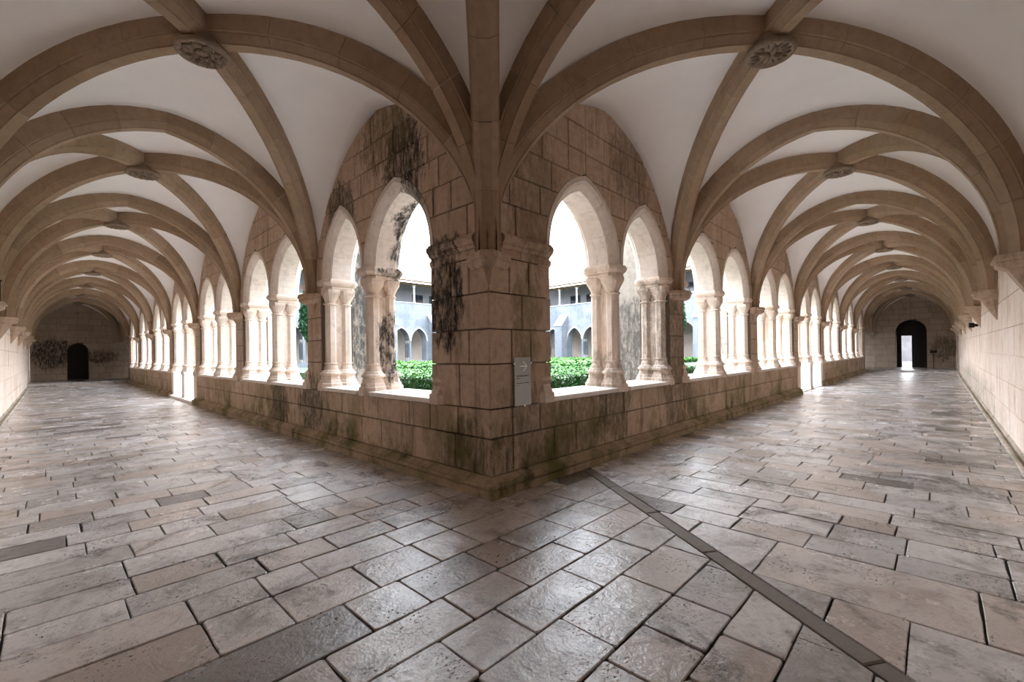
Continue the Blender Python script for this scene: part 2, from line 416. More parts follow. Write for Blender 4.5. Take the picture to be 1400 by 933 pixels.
def garden_wall(side, name):
    mp = mapper(side); Ln = LEN[side]; end = NB * Ln
    BS = bays(side)
    core = MB()
    C0 = 0.014
    def cbox(t0, t1, z0, z1, d0=C0, d1=THK):
        core.box((t0, d0, z0), (t1, d1, z1), mp)
    for n, a, A, b in BS:
        if n != DOORBAY:
            cbox(n * Ln + (C0 if n == 0 else 0), (n + 1) * Ln, 0, 0.96)
        for c0, c1 in ((n * Ln, a - 0.2), (b + 0.2, (n + 1) * Ln)):
            c0 = C0 if n == 0 and c0 == 0 else c0
            cbox(c0, c1, 0, ZI)
        # wall over the two arches
        segs = [(n * Ln + (C0 if n == 0 else 0), a - 0.15)] + [(A - 0.04, A + 0.04)] + [(b + 0.15, (n + 1) * Ln)]
        for t0, t1 in segs:
            cbox(t0, t1, ZI, TOP)
        for tl, tr in ((a, A - 0.19), (A + 0.19, b)):
            P = arch_pts(tl, tr, RISE, 0.15, 10)
            for (x0, y0), (x1, y1) in zip(P, P[1:]):
                vs = [mp(x0, C0, y0), mp(x1, C0, y1), mp(x1, C0, TOP), mp(x0, C0, TOP), mp(x0, THK, y0), mp(x1, THK, y1), mp(x1, THK, TOP), mp(x0, THK, TOP)]
                core.add(vs, [(0, 1, 2, 3), (7, 6, 5, 4), (0, 4, 5, 1)])
    wall = struct(core.build(name, MAT['mortar'], recalc=False))
    for n, a, A, b in BS:      # dressed jambs behind the engaged columns
        for c0, c1 in ((n * Ln + 0.05, a - 0.118 if n == 0 else a - 0.235), ((b + 0.235 if n < NB - 1 else b + 0.118), (n + 1) * Ln - 0.05)):
            mb = MB(); mb.box((c0, 0.125, 0.02), (c1, THK + 0.012, ZI - 0.01), mp); mb.build('jamb_stone', MAT['arch'], wall)
    # ---- stone blocks of the gallery face
    pieces = []
    def emit(polys, proud=0.006):
        for p in polys:
            cx = sum(q[0] for q in p) / len(p); cz = sum(q[1] for q in p) / len(p)
            mb = MB()
            slab_mesh(mb, p, 0.12, -rng.uniform(0, proud), 0.009, mp)
            pieces.append((mp(cx, 0, cz), mb))
    K = lambda v: (lambda z: v)
    for n, a, A, b in BS:
        out = []
        p0 = 0 if n == 0 else n * Ln - 0.3
        for (z0, z1) in ((0.21, 0.63), (0.63, 0.962)):
            if n != DOORBAY:
                x1 = (n + 1) * Ln - 0.3
                tile_strip(z0, z1, K(p0 if n else 0), K(x1), (0.45, 0.95), False, out, rng.uniform(-0.3, 0.1))
            else:
                tile_strip(z0, z1, K(p0), K(n * Ln + 0.3), (2, 3), False, out)
                tile_strip(z0, z1, K((n + 1) * Ln - 0.3), K((n + 1) * Ln + 0.3), (2, 3), False, out)
        pe = 1.085 if n == 0 else n * Ln + 0.3
        zz = [0.962, 1.47, 1.87, 2.285, 2.70, ZI]
        for i, (z0, z1) in enumerate(zip(zz, zz[1:])):
            ln = ((0.33, 0.36) if i % 2 else (0.52, 0.6)) if n == 0 else (0.9, 1.0)
            tile_strip(z0, z1, K(p0), K(pe), ln, False, out)
            if n == NB - 1:
                tile_strip(z0, z1, K(end - 1.085), K(end), (0.4, 0.6), False, out)
        f1, g1, m1 = arch_edge(a, A - 0.19, RISE, RING); f2, g2, m2 = arch_edge(A + 0.19, b, RISE, RING)
        zz = [ZI, 3.34, 3.70, 4.07, 4.42, 4.78, 5.32]
        for z0, z1 in zip(zz, zz[1:]):
            for fl, fr in ((K(n * Ln), f1), (g1, f2), (g2, K((n + 1) * Ln))):
                o2 = []
                tile_strip(z0, z1, fl, fr, (0.35, 0.7), z0 < 4.3, o2, rng.uniform(-0.25, 0.1))
                out += [p for p in o2 if any(in_lunette(t - n * Ln, z, Ln) for t, z in p)]
        emit(out)
    place_pieces(pieces, wall, 'stone_block', MAT['wall'], 300, 'far_masonry')
    # ---- arch voussoirs through the wall's thickness
    vous = []
    PROF = [(RING, 0.12), (RING, -0.004), (0.115, -0.004), (0.105, 0.006), (0.07, 0.03), (0.03, 0.075), (0.012, 0.088), (0.012, 0.098), (0.0, 0.104),
            (0.0, THK - 0.12), (0.03, THK - 0.09), (0.03, THK - 0.07), (0.10, THK + 0.006), (RING, THK + 0.006), (RING, THK - 0.1)]
    for n, a, A, b in BS:
        for tl, tr in ((a, A - 0.19), (A + 0.19, b)):
            m, w, R = arch_geo(tl, tr, RISE); c = tl + R
            nv = 3 if n < 3 else 2
            for flip in (0, 1):
                am = acos((c - m) / R)
                for k in range(nv):
                    a0 = am * k / nv + (0.0 if k == 0 else 0.002); a1 = am * (k + 1) / nv - 0.002
                    rings = []
                    for i in range(4):
                        an = a0 + (a1 - a0) * i / 3
                        row = []
                        for (r, d) in PROF:
                            ar_ = an / am * acos((c - m) / (R + r))
                            x = c - (R + r) * cos(ar_); z = ZI + (R + r) * sin(ar_)
                            if flip:
                                x = 2 * m - x
                            row.append(mp(x, d, z))
                        rings.append(row)
                    mb = MB(); mb.loft(rings); vous.append((rings[1][0], mb))
    place_pieces(vous, wall, 'voussoir', MAT['arch'], 60, 'far_voussoirs')
    # ---- sill slabs, base moulding, string course, corbels
    for n, a, A, b in BS:
        if n == DOORBAY:
            continue
        for t0, t1 in ((a - 0.12, A - 0.2), (A + 0.2, b + 0.12)):
            mb = MB()
            mb.loft([[mp(t, d, z) for d, z in ((-0.03, 0.963), (-0.045, 0.985), (-0.045, 1.02), (-0.035, 1.03), (0.1, 1.032), (0.105, 1.04), (THK + 0.04, 1.04), (THK + 0.04, 0.963))] for t in (t0, t1)])
            mb.build('sill_slab', MAT['sill'], wall)
    BP = [(-0.128, 0.0), (-0.128, 0.088), (-0.10, 0.098), (-0.102, 0.106), (-0.124, 0.112), (-0.13, 0.128), (-0.122, 0.148), (-0.10, 0.156), (-0.02, 0.212), (0.02, 0.214), (0.02, 0.0)]
    edges = []
    t = 0.0
    stops = [(0, DOORBAY * Ln + 0.3), ((DOORBAY + 1) * Ln - 0.3, end)]
    for s0, s1 in stops:
        js = [s0]
        while js[-1] < s1 - 1.3:
            js.append(js[-1] + rng.uniform(0.7, 1.3))
        js.append(s1)
        edges += list(zip(js, js[1:]))
    for i, (t0, t1) in enumerate(edges):
        mb = MB()
        mb.loft([[mp((d if t0 == 0 else t0 + 0.003), d, z) for d, z in BP], [mp((end - d if t1 == end else t1 - 0.003), d, z) for d, z in BP]])
        mb.build('plinth_stone', MAT['plinth'], wall)
    ST = [(0.0, 2.80), (-0.03, 2.805), (-0.055, 2.835), (-0.05, 2.85), (-0.06, 2.86), (-0.085, 2.89), (-0.085, 2.93), (-0.06, 2.945), (-0.055, 2.965), (0.0, 2.97), (0.05, 2.97), (0.05, 2.80)]
    for s0, s1 in ((0.18, 1.06), (end - 1.06, end - 0.18)):
        mb = MB(); mb.loft([[mp(t, d, z) for d, z in ST] for t in (s0, s1)])
        mb.build('string_course', MAT['wall'], wall)
    CP = [(-0.31, 0.05), (-0.31, -0.10), (-0.13, -0.245), (0.13, -0.245), (0.31, -0.10), (0.31, 0.05)]
    for n in range(1, NB):
        corbel([(x, d) for x, d in CP], lambda x, d, z, n=n: mp(n * Ln + x, d, z), (0, 0.0), wall)
    # ---- buttresses on the garden side
    for n in range(1, NB):
        mb = MB()
        c = n * Ln + 0.05
        pr = [(THK - 0.05, 0), (1.15, 0), (1.15, 3.9), (0.85, 4.5), (0.85, 5.0), (THK - 0.05, 5.4)]
        mb.loft([[mp(c + s, d, z) for d, z in pr] for s in (-0.38, 0.38)])
        mb.build('buttress', MAT['buttress'], wall)
    return wall

CORB = [(ZC + 0.004, 0.94), (2.695, 0.97), (2.655, 1.0), (2.64, 0.96), (2.632, 0.91), (2.615, 0.93), (2.585, 0.90), (2.56, 0.80), (2.545, 0.70)]
def corbel(plan, f, apex, parent, tip=2.34, zoff=0.0):
    mb = MB()
    rings = [[f(x * s, d * s if d < 0 else d, z + zoff) for x, d in plan] for z, s in CORB]
    mb.loft(rings)
    low = [f(x * 0.5, d * 0.5 if d < 0 else d, 2.548 + zoff) for x, d in plan]
    n = len(low)
    tipr = [f(apex[0] + x * 0.03, apex[1] + (d * 0.03 if d < 0 else d), tip + zoff) for x, d in plan]
    mb.loft([low, tipr])
    return mb.build('corbel', MAT['column'] if zoff > 99 else MAT['wall'], parent)

wall_right = garden_wall('R', 'wall_right')
wall_left = garden_wall('L', 'wall_left')
plan = [(0.06, 0.33), (-0.06, 0.31), (-0.19, -0.07), (-0.07, -0.19), (0.31, -0.06), (0.33, 0.06), (0.06, 0.06)]
mb = MB()
mb.loft([[(x * s, y * s, z) for x, y in plan] for z, s in CORB])
mb.loft([[(x * k, y * k, z) for x, y in plan] for k, z in ((0.60, 2.548), (0.42, 2.48), (0.03, 2.33))])
mb.build('corbel', MAT['wall'], wall_right)

# ------------------------------------------------------------------ twin columns
def capital_mb():
    mb = MB()
    def plan(e, c):        # rectangle with cut corners
        x = 0.178 + e; y0, y1 = 0.032 - e, THK - 0.032 + e
        return [(-x + c, y0), (x - c, y0), (x, y0 + c), (x, y1 - c), (x - c, y1), (-x + c, y1), (-x, y1 - c), (-x, y0 + c)]
    prof = [(2.755, -0.03), (2.77, 0.0), (2.79, 0.02), (2.815, 0.024), (2.818, 0.012), (2.83, 0.012), (2.845, 0.035), (2.885, 0.060), (2.925, 0.066), (2.93, 0.052), (2.95, 0.05), (ZI, 0.046)]
    mb.loft([[(x, y, z) for x, y in plan(e, 0.09)] for z, e in prof])
    return mb
def bell_mb():
    mb = MB()
    for cy in (0.15, 0.43):
        rings = []
        for i in range(9):
            u = i / 8
            z = 2.535 + 0.25 * u
            g = min(1.0, u / 0.8)
            ring = []
            for k in range(16):
                q = pi / 16 + 2 * pi * k / 16
                cx_, cy_ = cos(q), sin(q)
                m_ = max(abs(cx_), abs(cy_))
                r = 0.104 + 0.086 * g ** 1.4
                f = (1 - g) + g * min(1 / m_, 1.16)
                ring.append((r * f * cx_, cy + max(-0.139, min(0.139, r * f * cy_ * 0.9)), z))
            rings.append(ring)
        mb.loft(rings)
        mb.lathe([(0.10, 2.50), (0.122, 2.508), (0.126, 2.52), (0.12, 2.534), (0.095, 2.542)], (0, cy), 16)
    return mb
def shaft_mb(cy):
    mb = MB()
    mb.lathe([(0.108, 1.43), (0.106, 2.0), (0.104, 2.512)], (0, cy), 8, pi / 8)
    return mb
def base_mb(cy):
    mb = MB()
    mb.lathe([(0.10, 1.462), (0.118, 1.458), (0.124, 1.445), (0.118, 1.432), (0.108, 1.428), (0.108, 1.40), (0.118, 1.385), (0.122, 1.36), (0.125, 1.335), (0.145, 1.318), (0.155, 1.305), (0.158, 1.295),
              (0.175, 1.285), (0.186, 1.27), (0.188, 1.255), (0.18, 1.242), (0.155, 1.235)], (0, cy), 16)
    mb.lathe([(0.155, 1.245), (0.16, 1.20), (0.168, 1.19), (0.172, 1.155), (0.192, 1.135), (0.20, 1.10), (0.222, 1.085), (0.228, 0.962)], (0, cy), 8, pi / 8)
    return mb
def web_mb():
    mb = MB(); mb.box((-0.05, 0.15, 1.1), (0.05, 0.43, 2.76)); return mb
def pedestal_mb():
    mb = MB(); mb.box((-0.23, -0.01, 0.1), (0.23, THK + 0.01, 1.0)); mb.box((-0.25, -0.03, 0.0), (0.25, THK + 0.03, 0.12)); mb.box((-0.24, -0.03, 1.0), (0.24, THK + 0.03, 1.035)); return mb
CM = {'abacus': capital_mb().mesh('abacus', MAT['column']), 'capital': bell_mb().mesh('capital', MAT['column']),
      's1': shaft_mb(0.15).mesh('shaft', MAT['column']), 's2': shaft_mb(0.43).mesh('shaft', MAT['column']),
      'b1': base_mb(0.15).mesh('base', MAT['column']), 'b2': base_mb(0.43).mesh('base', MAT['column']),
      'web': web_mb().mesh('back_slab', MAT['column']), 'ped': pedestal_mb().mesh('pedestal', MAT['sill'])}
def twin_column(side, t, label, group, ped):
    loc, rz = ((t, 0, 0), 0) if side == 'R' else ((0, t, 0), -pi / 2)
    e = tag(empty('twin_column', loc, rz), label, 'column', group, 'thing')
    for k, nm in (('b1', 'base'), ('b2', 'base'), ('s1', 'shaft'), ('s2', 'shaft'), ('web', 'back_slab'), ('capital', 'capital'), ('abacus', 'abacus')) + ((('ped', 'pedestal'),) if ped else ()):
        link(nm, CM[k], e)
    return e
ORD = ['first', 'second', 'third', 'fourth', 'fifth', 'sixth', 'seventh']
for side, wall, where in (('R', wall_right, 'the open lit doorway'), ('L', wall_left, 'the shut dark door')):
    Ln = LEN[side]
    grp = 'twin columns of the arcade leading to ' + where
    for n, a, A, b in bays(side):
        door = n == DOORBAY
        extra = ''
        if side == 'L' and n == 0:
            la = 'black-crusted free-standing twin column nearest the corner pier on the shut-door side'
            lb = 'pale twin column set against the first pier beyond the black-crusted one'
        elif side == 'R' and n == 0:
            la = 'clean beige free-standing twin column nearest the sign on the corner pier'
            lb = 'twin column set against the mossy pier next beyond the sign side column'
        elif door:
            la = 'free-standing twin column on a tall pale pedestal, arcade toward ' + where
            lb = 'twin column on tall pale pedestal against the pier, arcade toward ' + where
        else:
            la = '%s free-standing twin column from the corner pier, arcade toward %s' % (ORD[n], where)
            lb = '%s pier-backed twin column from the corner pier, arcade toward %s' % (ORD[n], where)
        twin_column(side, A, la, grp, door)
        if n < NB - 1:
            twin_column(side, (n + 1) * Ln - 0.35, lb, grp, door)
        # responds on the far face of each pier, built into the wall
        for t in ([0.985 if n == 0 else n * Ln + 0.35] + ([NB * Ln - 0.985] if n == NB - 1 else [])):
            mb = MB()
            for f in (capital_mb, bell_mb, lambda: shaft_mb(0.15), lambda: shaft_mb(0.43), lambda: base_mb(0.15), lambda: base_mb(0.43)) + ((pedestal_mb,) if door else ()):
                q = f(); mb.add(q.v, q.f)
            mp = mapper(side)
            mb.v = [mp(t + x, y, z) for x, y, z in mb.v]
            mb.build('respond', MAT['column'], wall)

# ------------------------------------------------------------------ vaults
NW = 16
def ell(s0, s1, off, n=NW):
    a, b = s1 - s0, RISE_D
    out = []
    for i in range(n + 1):
        th = pi / 2 * i / n
        s, z = s1 - a * cos(th), ZC + b * sin(th)
        nx, nz = -cos(th) / a, sin(th) / b
        l = sqrt(nx * nx + nz * nz)
        out.append((min(s + off * nx / l, s1), z + off * nz / l))
    return out
def two(s0, s1, rise, off, n=NW):
    w = s1 - s0; R = (w * w + rise * rise) / (2 * w); c = s0 + R
    am = acos((c - s1) / (R + off))
    return [(c - (R + off) * cos(am * i / n), ZC + (R + off) * sin(am * i / n)) for i in range(n + 1)]
RPROF = [(-RIBF, 0.0), (RIBF, 0.0), (RIBF + 0.002, 0.016), (RIBW - 0.022, 0.085), (RIBW - 0.02, 0.10), (RIBW, 0.104), (RIBW, RIBD + 0.03), (-RIBW, RIBD + 0.03), (-RIBW, 0.104), (-RIBW + 0.02, 0.10), (-RIBW + 0.022, 0.085), (-RIBF - 0.002, 0.016)]
def rib(fn, P, u, parent, name, nv, split):
    """fn(off) -> list of (s,z); the rib stands in the vertical plane through P along u"""
    sub = 3
    N = nv * sub
    curves = {q: fn(q, N) for q in set(o for _, o in RPROF)}
    lat = (-u[1], u[0])
    root = empty(name, parent=parent) if split else None
    big = MB()
    for k in range(nv):
        rings = []
        for i in range(sub + 1):
            idx = k * sub + i
            ring = []
            for w, o in RPROF:
                s, z = curves[o][idx]
                if 0 < idx < N and (i == 0 or i == sub):
                    s2, z2 = curves[o][idx + (1 if i == 0 else -1)]
                    l = max(sqrt((s2 - s) ** 2 + (z2 - z) ** 2), 1e-6)
                    s += (s2 - s) / l * min(0.0025, l * .4); z += (z2 - z) / l * min(0.0025, l * .4)
                s = max(s, 0.0)
                ring.append((P[0] + u[0] * s + lat[0] * w, P[1] + u[1] * s + lat[1] * w, z))
            rings.append(ring)
        if split:
            mb = MB(); mb.loft(rings); mb.build('voussoir', MAT['rib'], root)
        else:
            big.loft(rings)
    if not split:
        big.build(name, MAT['rib'], parent)

def boss(c, parent, kind):
    mb = MB()
    z = APEX
    mb.lathe([(0.15, z + 0.34), (0.17, z + 0.2), (0.215, z + 0.12), (0.235, z + 0.05), (0.262, z + 0.03), (0.268, z), (0.255, z - 0.025), (0.225, z - 0.03), (0.215, z - 0.008), (0.02, z - 0.004)], c, 32)
    o = mb.build('boss', MAT['boss'], parent, True)
    r = MB()
    def lump(x, y, rx, ry, h, a):
        rings = []
        for i, (s, zz) in enumerate(((1.0, 0.02), (0.92, -0.3), (0.65, -0.75), (0.2, -1.0))):
            rings.append([(x + s * (rx * cos(q) * cos(a) - ry * sin(q) * sin(a)), y + s * (rx * cos(q) * sin(a) + ry * sin(q) * cos(a)), z - 0.006 + zz * h) for q in [2 * pi * j / 8 for j in range(8)]])
        r.loft(rings)
    if kind == 0:       # cross and shell rays
        for k in range(4):
            a = pi / 4 + k * pi / 2; lump(c[0] + 0.075 * cos(a), c[1] + 0.075 * sin(a), 0.075, 0.028, 0.05, a)
        for k in range(16):
            a = 2 * pi * k / 16 + 0.1; lump(c[0] + 0.165 * cos(a), c[1] + 0.165 * sin(a), 0.05, 0.012, 0.03, a)
        for k in range(22):
            a = 2 * pi * k / 22; lump(c[0] + 0.236 * cos(a), c[1] + 0.236 * sin(a), 0.02, 0.026, 0.028, a)
    else:               # interlaced leaf wreath round a ring
        for k in range(12):
            a = 2 * pi * k / 12; lump(c[0] + 0.075 * cos(a), c[1] + 0.075 * sin(a), 0.012, 0.022, 0.035, a)
        for k in range(8):
            a = 2 * pi * k / 8; lump(c[0] + 0.155 * cos(a), c[1] + 0.155 * sin(a), 0.055, 0.024, 0.045, a + 0.6)
            lump(c[0] + 0.175 * cos(a + .39), c[1] + 0.175 * sin(a + .39), 0.045, 0.018, 0.035, a - 0.4)
        for k in range(16):
            a = 2 * pi * k / 16; lump(c[0] + 0.236 * cos(a), c[1] + 0.236 * sin(a), 0.022, 0.034, 0.03, a)
    r.build('carving', MAT['boss'], o, True)

def vault_bay(corners, offs, sides, parent, near, bosskind, skip_web=()):
    """corners: four points in order round the bay; offs: spring offset at each; sides[i] between corner i and i+1: 'arch' or 'wall'"""
    cx = sum(p[0] for p in corners) / 4; cy = sum(p[1] for p in corners) / 4
    diag = []
    for i, p in enumerate(corners):
        v = (cx - p[0], cy - p[1]); l = sqrt(v[0] ** 2 + v[1] ** 2); u = (v[0] / l, v[1] / l)
        f = lambda off, n=NW, l=l, s0=offs[i]: ell(s0, l, off, n)
        diag.append((p, u, f))
        rib(f, p, u, parent, 'diagonal_rib', 6, near)
    def pts(P, u, cv, shift=(0, 0)):
        return [Vector((P[0] + u[0] * max(s, 0.0) + shift[0], P[1] + u[1] * max(s, 0.0) + shift[1], z)) for s, z in cv]
    for i in range(4):
        if i in skip_web:
            continue
        a, b = corners[i], corners[(i + 1) % 4]
        L = sqrt((b[0] - a[0]) ** 2 + (b[1] - a[1]) ** 2); u = ((b[0] - a[0]) / L, (b[1] - a[1]) / L)
        mid = L / 2
        m3 = ((a[0] + b[0]) / 2 - cx, (a[1] + b[1]) / 2 - cy); ml = sqrt(m3[0] ** 2 + m3[1] ** 2)
        wallside = sides[i] == 'wall'
        sh = (m3[0] / ml * 0.05, m3[1] / ml * 0.05) if wallside else (0, 0)
        mb = MB()
        MW = 8
        zc = 5.25 if wallside else sum(two(o_ + 0.02, mid, 5.0 - ZC, RIBD)[-1][1] for o_ in (offs[i], offs[(i + 1) % 4])) / 2 - 0.055
        for k, (pt, uu, ci, off) in enumerate(((a, u, i, offs[i]), (b, (-u[0], -u[1]), (i + 1) % 4, offs[(i + 1) % 4]))):
            if wallside:
                S = pts(pt, uu, two(0.15, mid, 5.25 - ZC, 0.0), sh)
            else:
                S = pts(pt, uu, two(off + 0.02, mid, 5.0 - ZC, RIBD))
                am_ = Vector(((a[0] + b[0]) / 2, (a[1] + b[1]) / 2))
                dz = zc - S[-1].z
                for q in S:
                    q.z += dz * max(0.0, 1 - (q.xy - am_).length / 1.2) ** 2
            p, du, f = diag[ci]
            D = pts(p, du, f(RIBD))
            grid = []
            for r in range(NW + 1):
                row = []
                for c in range(MW + 1):
                    w = c / MW
                    q = D[r].lerp(S[r], w)
                    q.z += 0.10 * sin(pi * w) * sin(pi / 2 * r / NW) ** 2
                    row.append(q)
                grid.append(row)
            vs = [tuple(q) for row in grid for q in row]
            fs = []
            for r in range(NW):
                for c in range(MW):
                    q = (r * (MW + 1) + c, r * (MW + 1) + c + 1, (r + 1) * (MW + 1) + c + 1, (r + 1) * (MW + 1) + c)
                    fs.append(q if k == 0 else q[::-1])
            mb.add(vs, fs)
        w = mb.build('plaster_web', MAT['plaster'], parent, True, recalc=False)
        bm = bmesh.new(); bm.from_mesh(w.data); bmesh.ops.remove_doubles(bm, verts=bm.verts, dist=0.002); bmesh.ops.recalc_face_normals(bm, faces=bm.faces); bm.to_mesh(w.data); bm.free()
        sm = w.modifiers.new('thick', 'SOLIDIFY'); sm.thickness = 0.06; sm.offset = 0.0
    boss((cx, cy), parent, bosskind)

def arch_rib(a, b, oa, ob, parent, near):
    L = sqrt((b[0] - a[0]) ** 2 + (b[1] - a[1]) ** 2); u = ((b[0] - a[0]) / L, (b[1] - a[1]) / L)
    mid = L / 2
    for p, uu, o in ((a, u, oa), (b, (-u[0], -u[1]), ob)):
        rib(lambda off, n=NW, o=o: two(o + 0.02, mid, 5.0 - ZC, off, n), p, uu, parent, 'transverse_rib', 6, near)

OI, OO = 0.10, 0.27
ceil_mb = MB()
WL, WR = WID['L'], WID['R']
EL, ER = NB * LEN['L'], NB * LEN['R']
ceiling = MB()
ceiling.box((-WL - 0.6, -WR - 0.6, TOP), (0.9, EL + WL + 0.6, TOP + 0.25))  # unseen slab over the vaults, added to keep sky light from leaking in
ceiling.box((0.9, -WR - 0.6, TOP), (ER + WR + 0.6, 0.9, TOP + 0.25))
ceil = struct(ceiling.build('ceiling', MAT['plaster']))
cl = struct(empty('ceiling_left')); cr = struct(empty('ceiling_right'))
# corner bay
cc = [(0, 0), (-WL, 0), (-WL, -WR), (0, -WR)]
vault_bay(cc, (0.12, OO, OO, OO), ('arch', 'wall', 'wall', 'arch'), ceil, True, 0)
for n in range(NB):
    y0, y1 = n * LEN['L'], (n + 1) * LEN['L']
    vault_bay([(0, y0), (0, y1), (-WL, y1), (-WL, y0)], (OI if n else 0.06, OI, OO, OO), ('wall', 'arch', 'wall', 'arch'), cl, n < 3, 1)
    x0, x1 = n * LEN['R'], (n + 1) * LEN['R']
    vault_bay([(x0, 0), (x1, 0), (x1, -WR), (x0, -WR)], (OI if n else 0.06, OI, OO, OO), ('wall', 'arch', 'wall', 'arch'), cr, n < 3, 0)
for n in range(NB + 1):
    arch_rib((0, n * LEN['L']), (-WL, n * LEN['L']), OI if n else 0.07, OO, cl, n < 3)
    arch_rib((n * LEN['R'], 0), (n * LEN['R'], -WR), OI if n else 0.07, OO, cr, n < 3)
vault_bay([(0, EL), (0, EL + WL), (-WL, EL + WL), (-WL, EL)], (OI, OO, OO, OI), ('arch', 'wall', 'wall', 'arch'), cl, False, 1)
vault_bay([(ER, 0), (ER + WR, 0), (ER + WR, -WR), (ER, -WR)], (OI, OO, OO, OO), ('arch', 'wall', 'wall', 'arch'), cr, False, 0)
arch_rib((0, EL), (0, EL + WL), OI, OO, cl, False)
arch_rib((ER, 0), (ER + WR, 0), OI, OO, cr, False)

# ------------------------------------------------------------------ outer walls and end walls
def plain_wall(name, mpw, length, mat, courses, blen, limit, doors=(), thick=0.6, t0=0.0, zoff=0.0):
    """wall in local (t along, d = depth behind the face, z); doors: (centre, half width, spring z, apex z, sill z)"""
    core = MB()
    C0 = 0.014
    spans = []; last = t0
    for c, hw, zs, za, zb in doors:
        core.box((last, C0, 0), (c - hw, thick, TOP), mpw)
        P = []
        w, rise = hw, za - zs
        R = (rise * rise + w * w) / (2 * w); cc_ = c - hw + R; am = acos((cc_ - c) / R) if R >= w else pi / 2
        pl = [(cc_ - R * cos(am * i / 8), zs + R * sin(am * i / 8)) for i in range(9)]
        pr = [(2 * c - x, z) for x, z in pl[::-1]][1:]
        for (x0, y0), (x1, y1) in zip(pl + pr, (pl + pr)[1:]):
            vs = [mpw(x0, C0, y0), mpw(x1, C0, y1), mpw(x1, C0, TOP), mpw(x0, C0, TOP), mpw(x0, thick, y0), mpw(x1, thick, y1), mpw(x1, thick, TOP), mpw(x0, thick, TOP)]
            core.add(vs, [(0, 1, 2, 3), (7, 6, 5, 4), (0, 4, 5, 1)])
        core.box((c - hw, C0, 0), (c + hw, thick, zb), mpw)
        last = c + hw
    core.box((last, C0, 0), (length, thick, TOP), mpw)
    wall = struct(core.build(name, MAT['outer' if mat == 'outer' else 'mortar'], recalc=False))
    pieces = []
    z = courses[0]
    zs_ = [z]
    while z < courses[1] - 0.1:
        z += courses[2] * rng.uniform(0.85, 1.15); zs_.append(z)
    for z0, z1 in zip(zs_, zs_[1:]):
        cuts = [(lambda q: t0)]
        strips = []
        left = (lambda q: t0)
        for c, hw, zs, za, zb in doors:
            w, rise = hw + 0.02, za - zs + 0.02
            R = (rise * rise + w * w) / (2 * w)
            def fl(q, c=c, w=w, R=R, zs=zs):
                if q <= zs:
                    return c - w
                k = R * R - (q - zs) ** 2
                return min(c, c - w + R - sqrt(k)) if k > 0 else c
            strips.append((left, fl)); left = (lambda q, fl=fl, c=c: 2 * c - fl(q))
        strips.append((left, lambda q: length))
        for fl, fr in strips:
            out = []
            tile_strip(z0, z1, fl, fr, blen, bool(doors), out, rng.uniform(-blen[0] * .8, 0))
            for p in out:
                mb = MB(); slab_mesh(mb, p, 0.1, -rng.uniform(0, 0.006), 0.007, mpw)
                pieces.append((mpw(p[0][0], 0, p[0][1]), mb))
    place_pieces(pieces, wall, 'stone_block', MAT[mat], limit, 'far_masonry')
    return wall
# west wall: outer wall of the left gallery, face x=-WL, t runs along y
wall_west = plain_wall('wall_west', lambda t, d, z: (-WL - d, t, z), EL + WL, 'outer', (0.0, 5.4, 0.47), (0.7, 1.3), 200, t0=-WR)
wall_south = plain_wall('wall_south', lambda t, d, z: (t, -WR - d, z), ER + WR, 'outer', (0.0, 5.4, 0.47), (0.7, 1.3), 200, t0=-WL)
LDOOR = (-2.16, 0.49, 2.05, 2.62, 0.20)
RDOOR = (-2.17, 0.80, 2.70, 3.52, 0.13)
wall_north = plain_wall('wall_north', lambda t, d, z: (t, EL + WL + d, z), 7.0, 'end', (0.2, 5.4, 0.42), (0.5, 0.95), 150, [LDOOR], 0.7, t0=-WL)
wall_east = plain_wall('wall_east', lambda t, d, z: (ER + WR + d, t, z), 7.0, 'end', (0.13, 5.4, 0.42), (0.5, 0.95), 150, [RDOOR], 0.9, t0=-WR)

def outer_corbels(side, wall):
    Ln, W = LEN[side], WID[side]
    mp = mapper(side)
    plan = [(-0.36, -0.05), (-0.36, 0.12), (-0.2, 0.36), (0.2, 0.36), (0.36, 0.12), (0.36, -0.05)]
    for n in range(0, NB + 1):
        mb = MB()
        mb.loft([[mp(n * Ln + x * s, -W + (d * s if d > 0 else d), z) for x, d in plan] for z, s in CORB])
        mb.loft([[mp(n * Ln + x * 0.66, -W + (d * 0.66 if d > 0 else d), 2.548) for x, d in plan], [mp(n * Ln + x * 0.3, -W + (0.005 if d > 0 else d), 2.12) for x, d in plan]])
        mb.build('corbel', MAT['wall'], wall)
    mb = MB()
    js = [-3.0]
    while js[-1] < NB * Ln - 1:
        js.append(js[-1] + rng.uniform(0.9, 1.5))
    for t0, t1 in zip(js, js[1:]):
        q = MB(); q.loft([[mp(t, -W + d, z) for d, z in ((-0.02, 0), (0.13, 0), (0.13, 0.03), (0.12, 0.04), (0.085, 0.04), (0.08, 0.012), (0.035, 0.012), (0.03, 0.06), (-0.02, 0.075))] for t in (t0 + 0.004, t1 - 0.004)])
        q.build('kerb_stone', MAT['kerb'], wall)
outer_corbels('L', wall_west)
outer_corbels('R', wall_south)
for wallo, f in ((wall_north, lambda x, d, z: (x, EL + WL - d, z)), (wall_east, lambda x, d, z: (ER + WR - d, x, z))):
    for c in (-0.05,):
        mb = MB()
        plan = [(-0.3, -0.05), (-0.3, 0.1), (-0.12, 0.28), (0.12, 0.28), (0.3, 0.1), (0.3, -0.05)]
        mb.loft([[f(c + x * s, d * s if d > 0 else d, z) for x, d in plan] for z, s in CORB])
        mb.loft([[f(c + x * 0.66, d * 0.66 if d > 0 else d, 2.548) for x, d in plan], [f(c + x * 0.1, 0.005 if d > 0 else d, 2.2) for x, d in plan]])
        mb.build('corbel', MAT['end'], wallo)

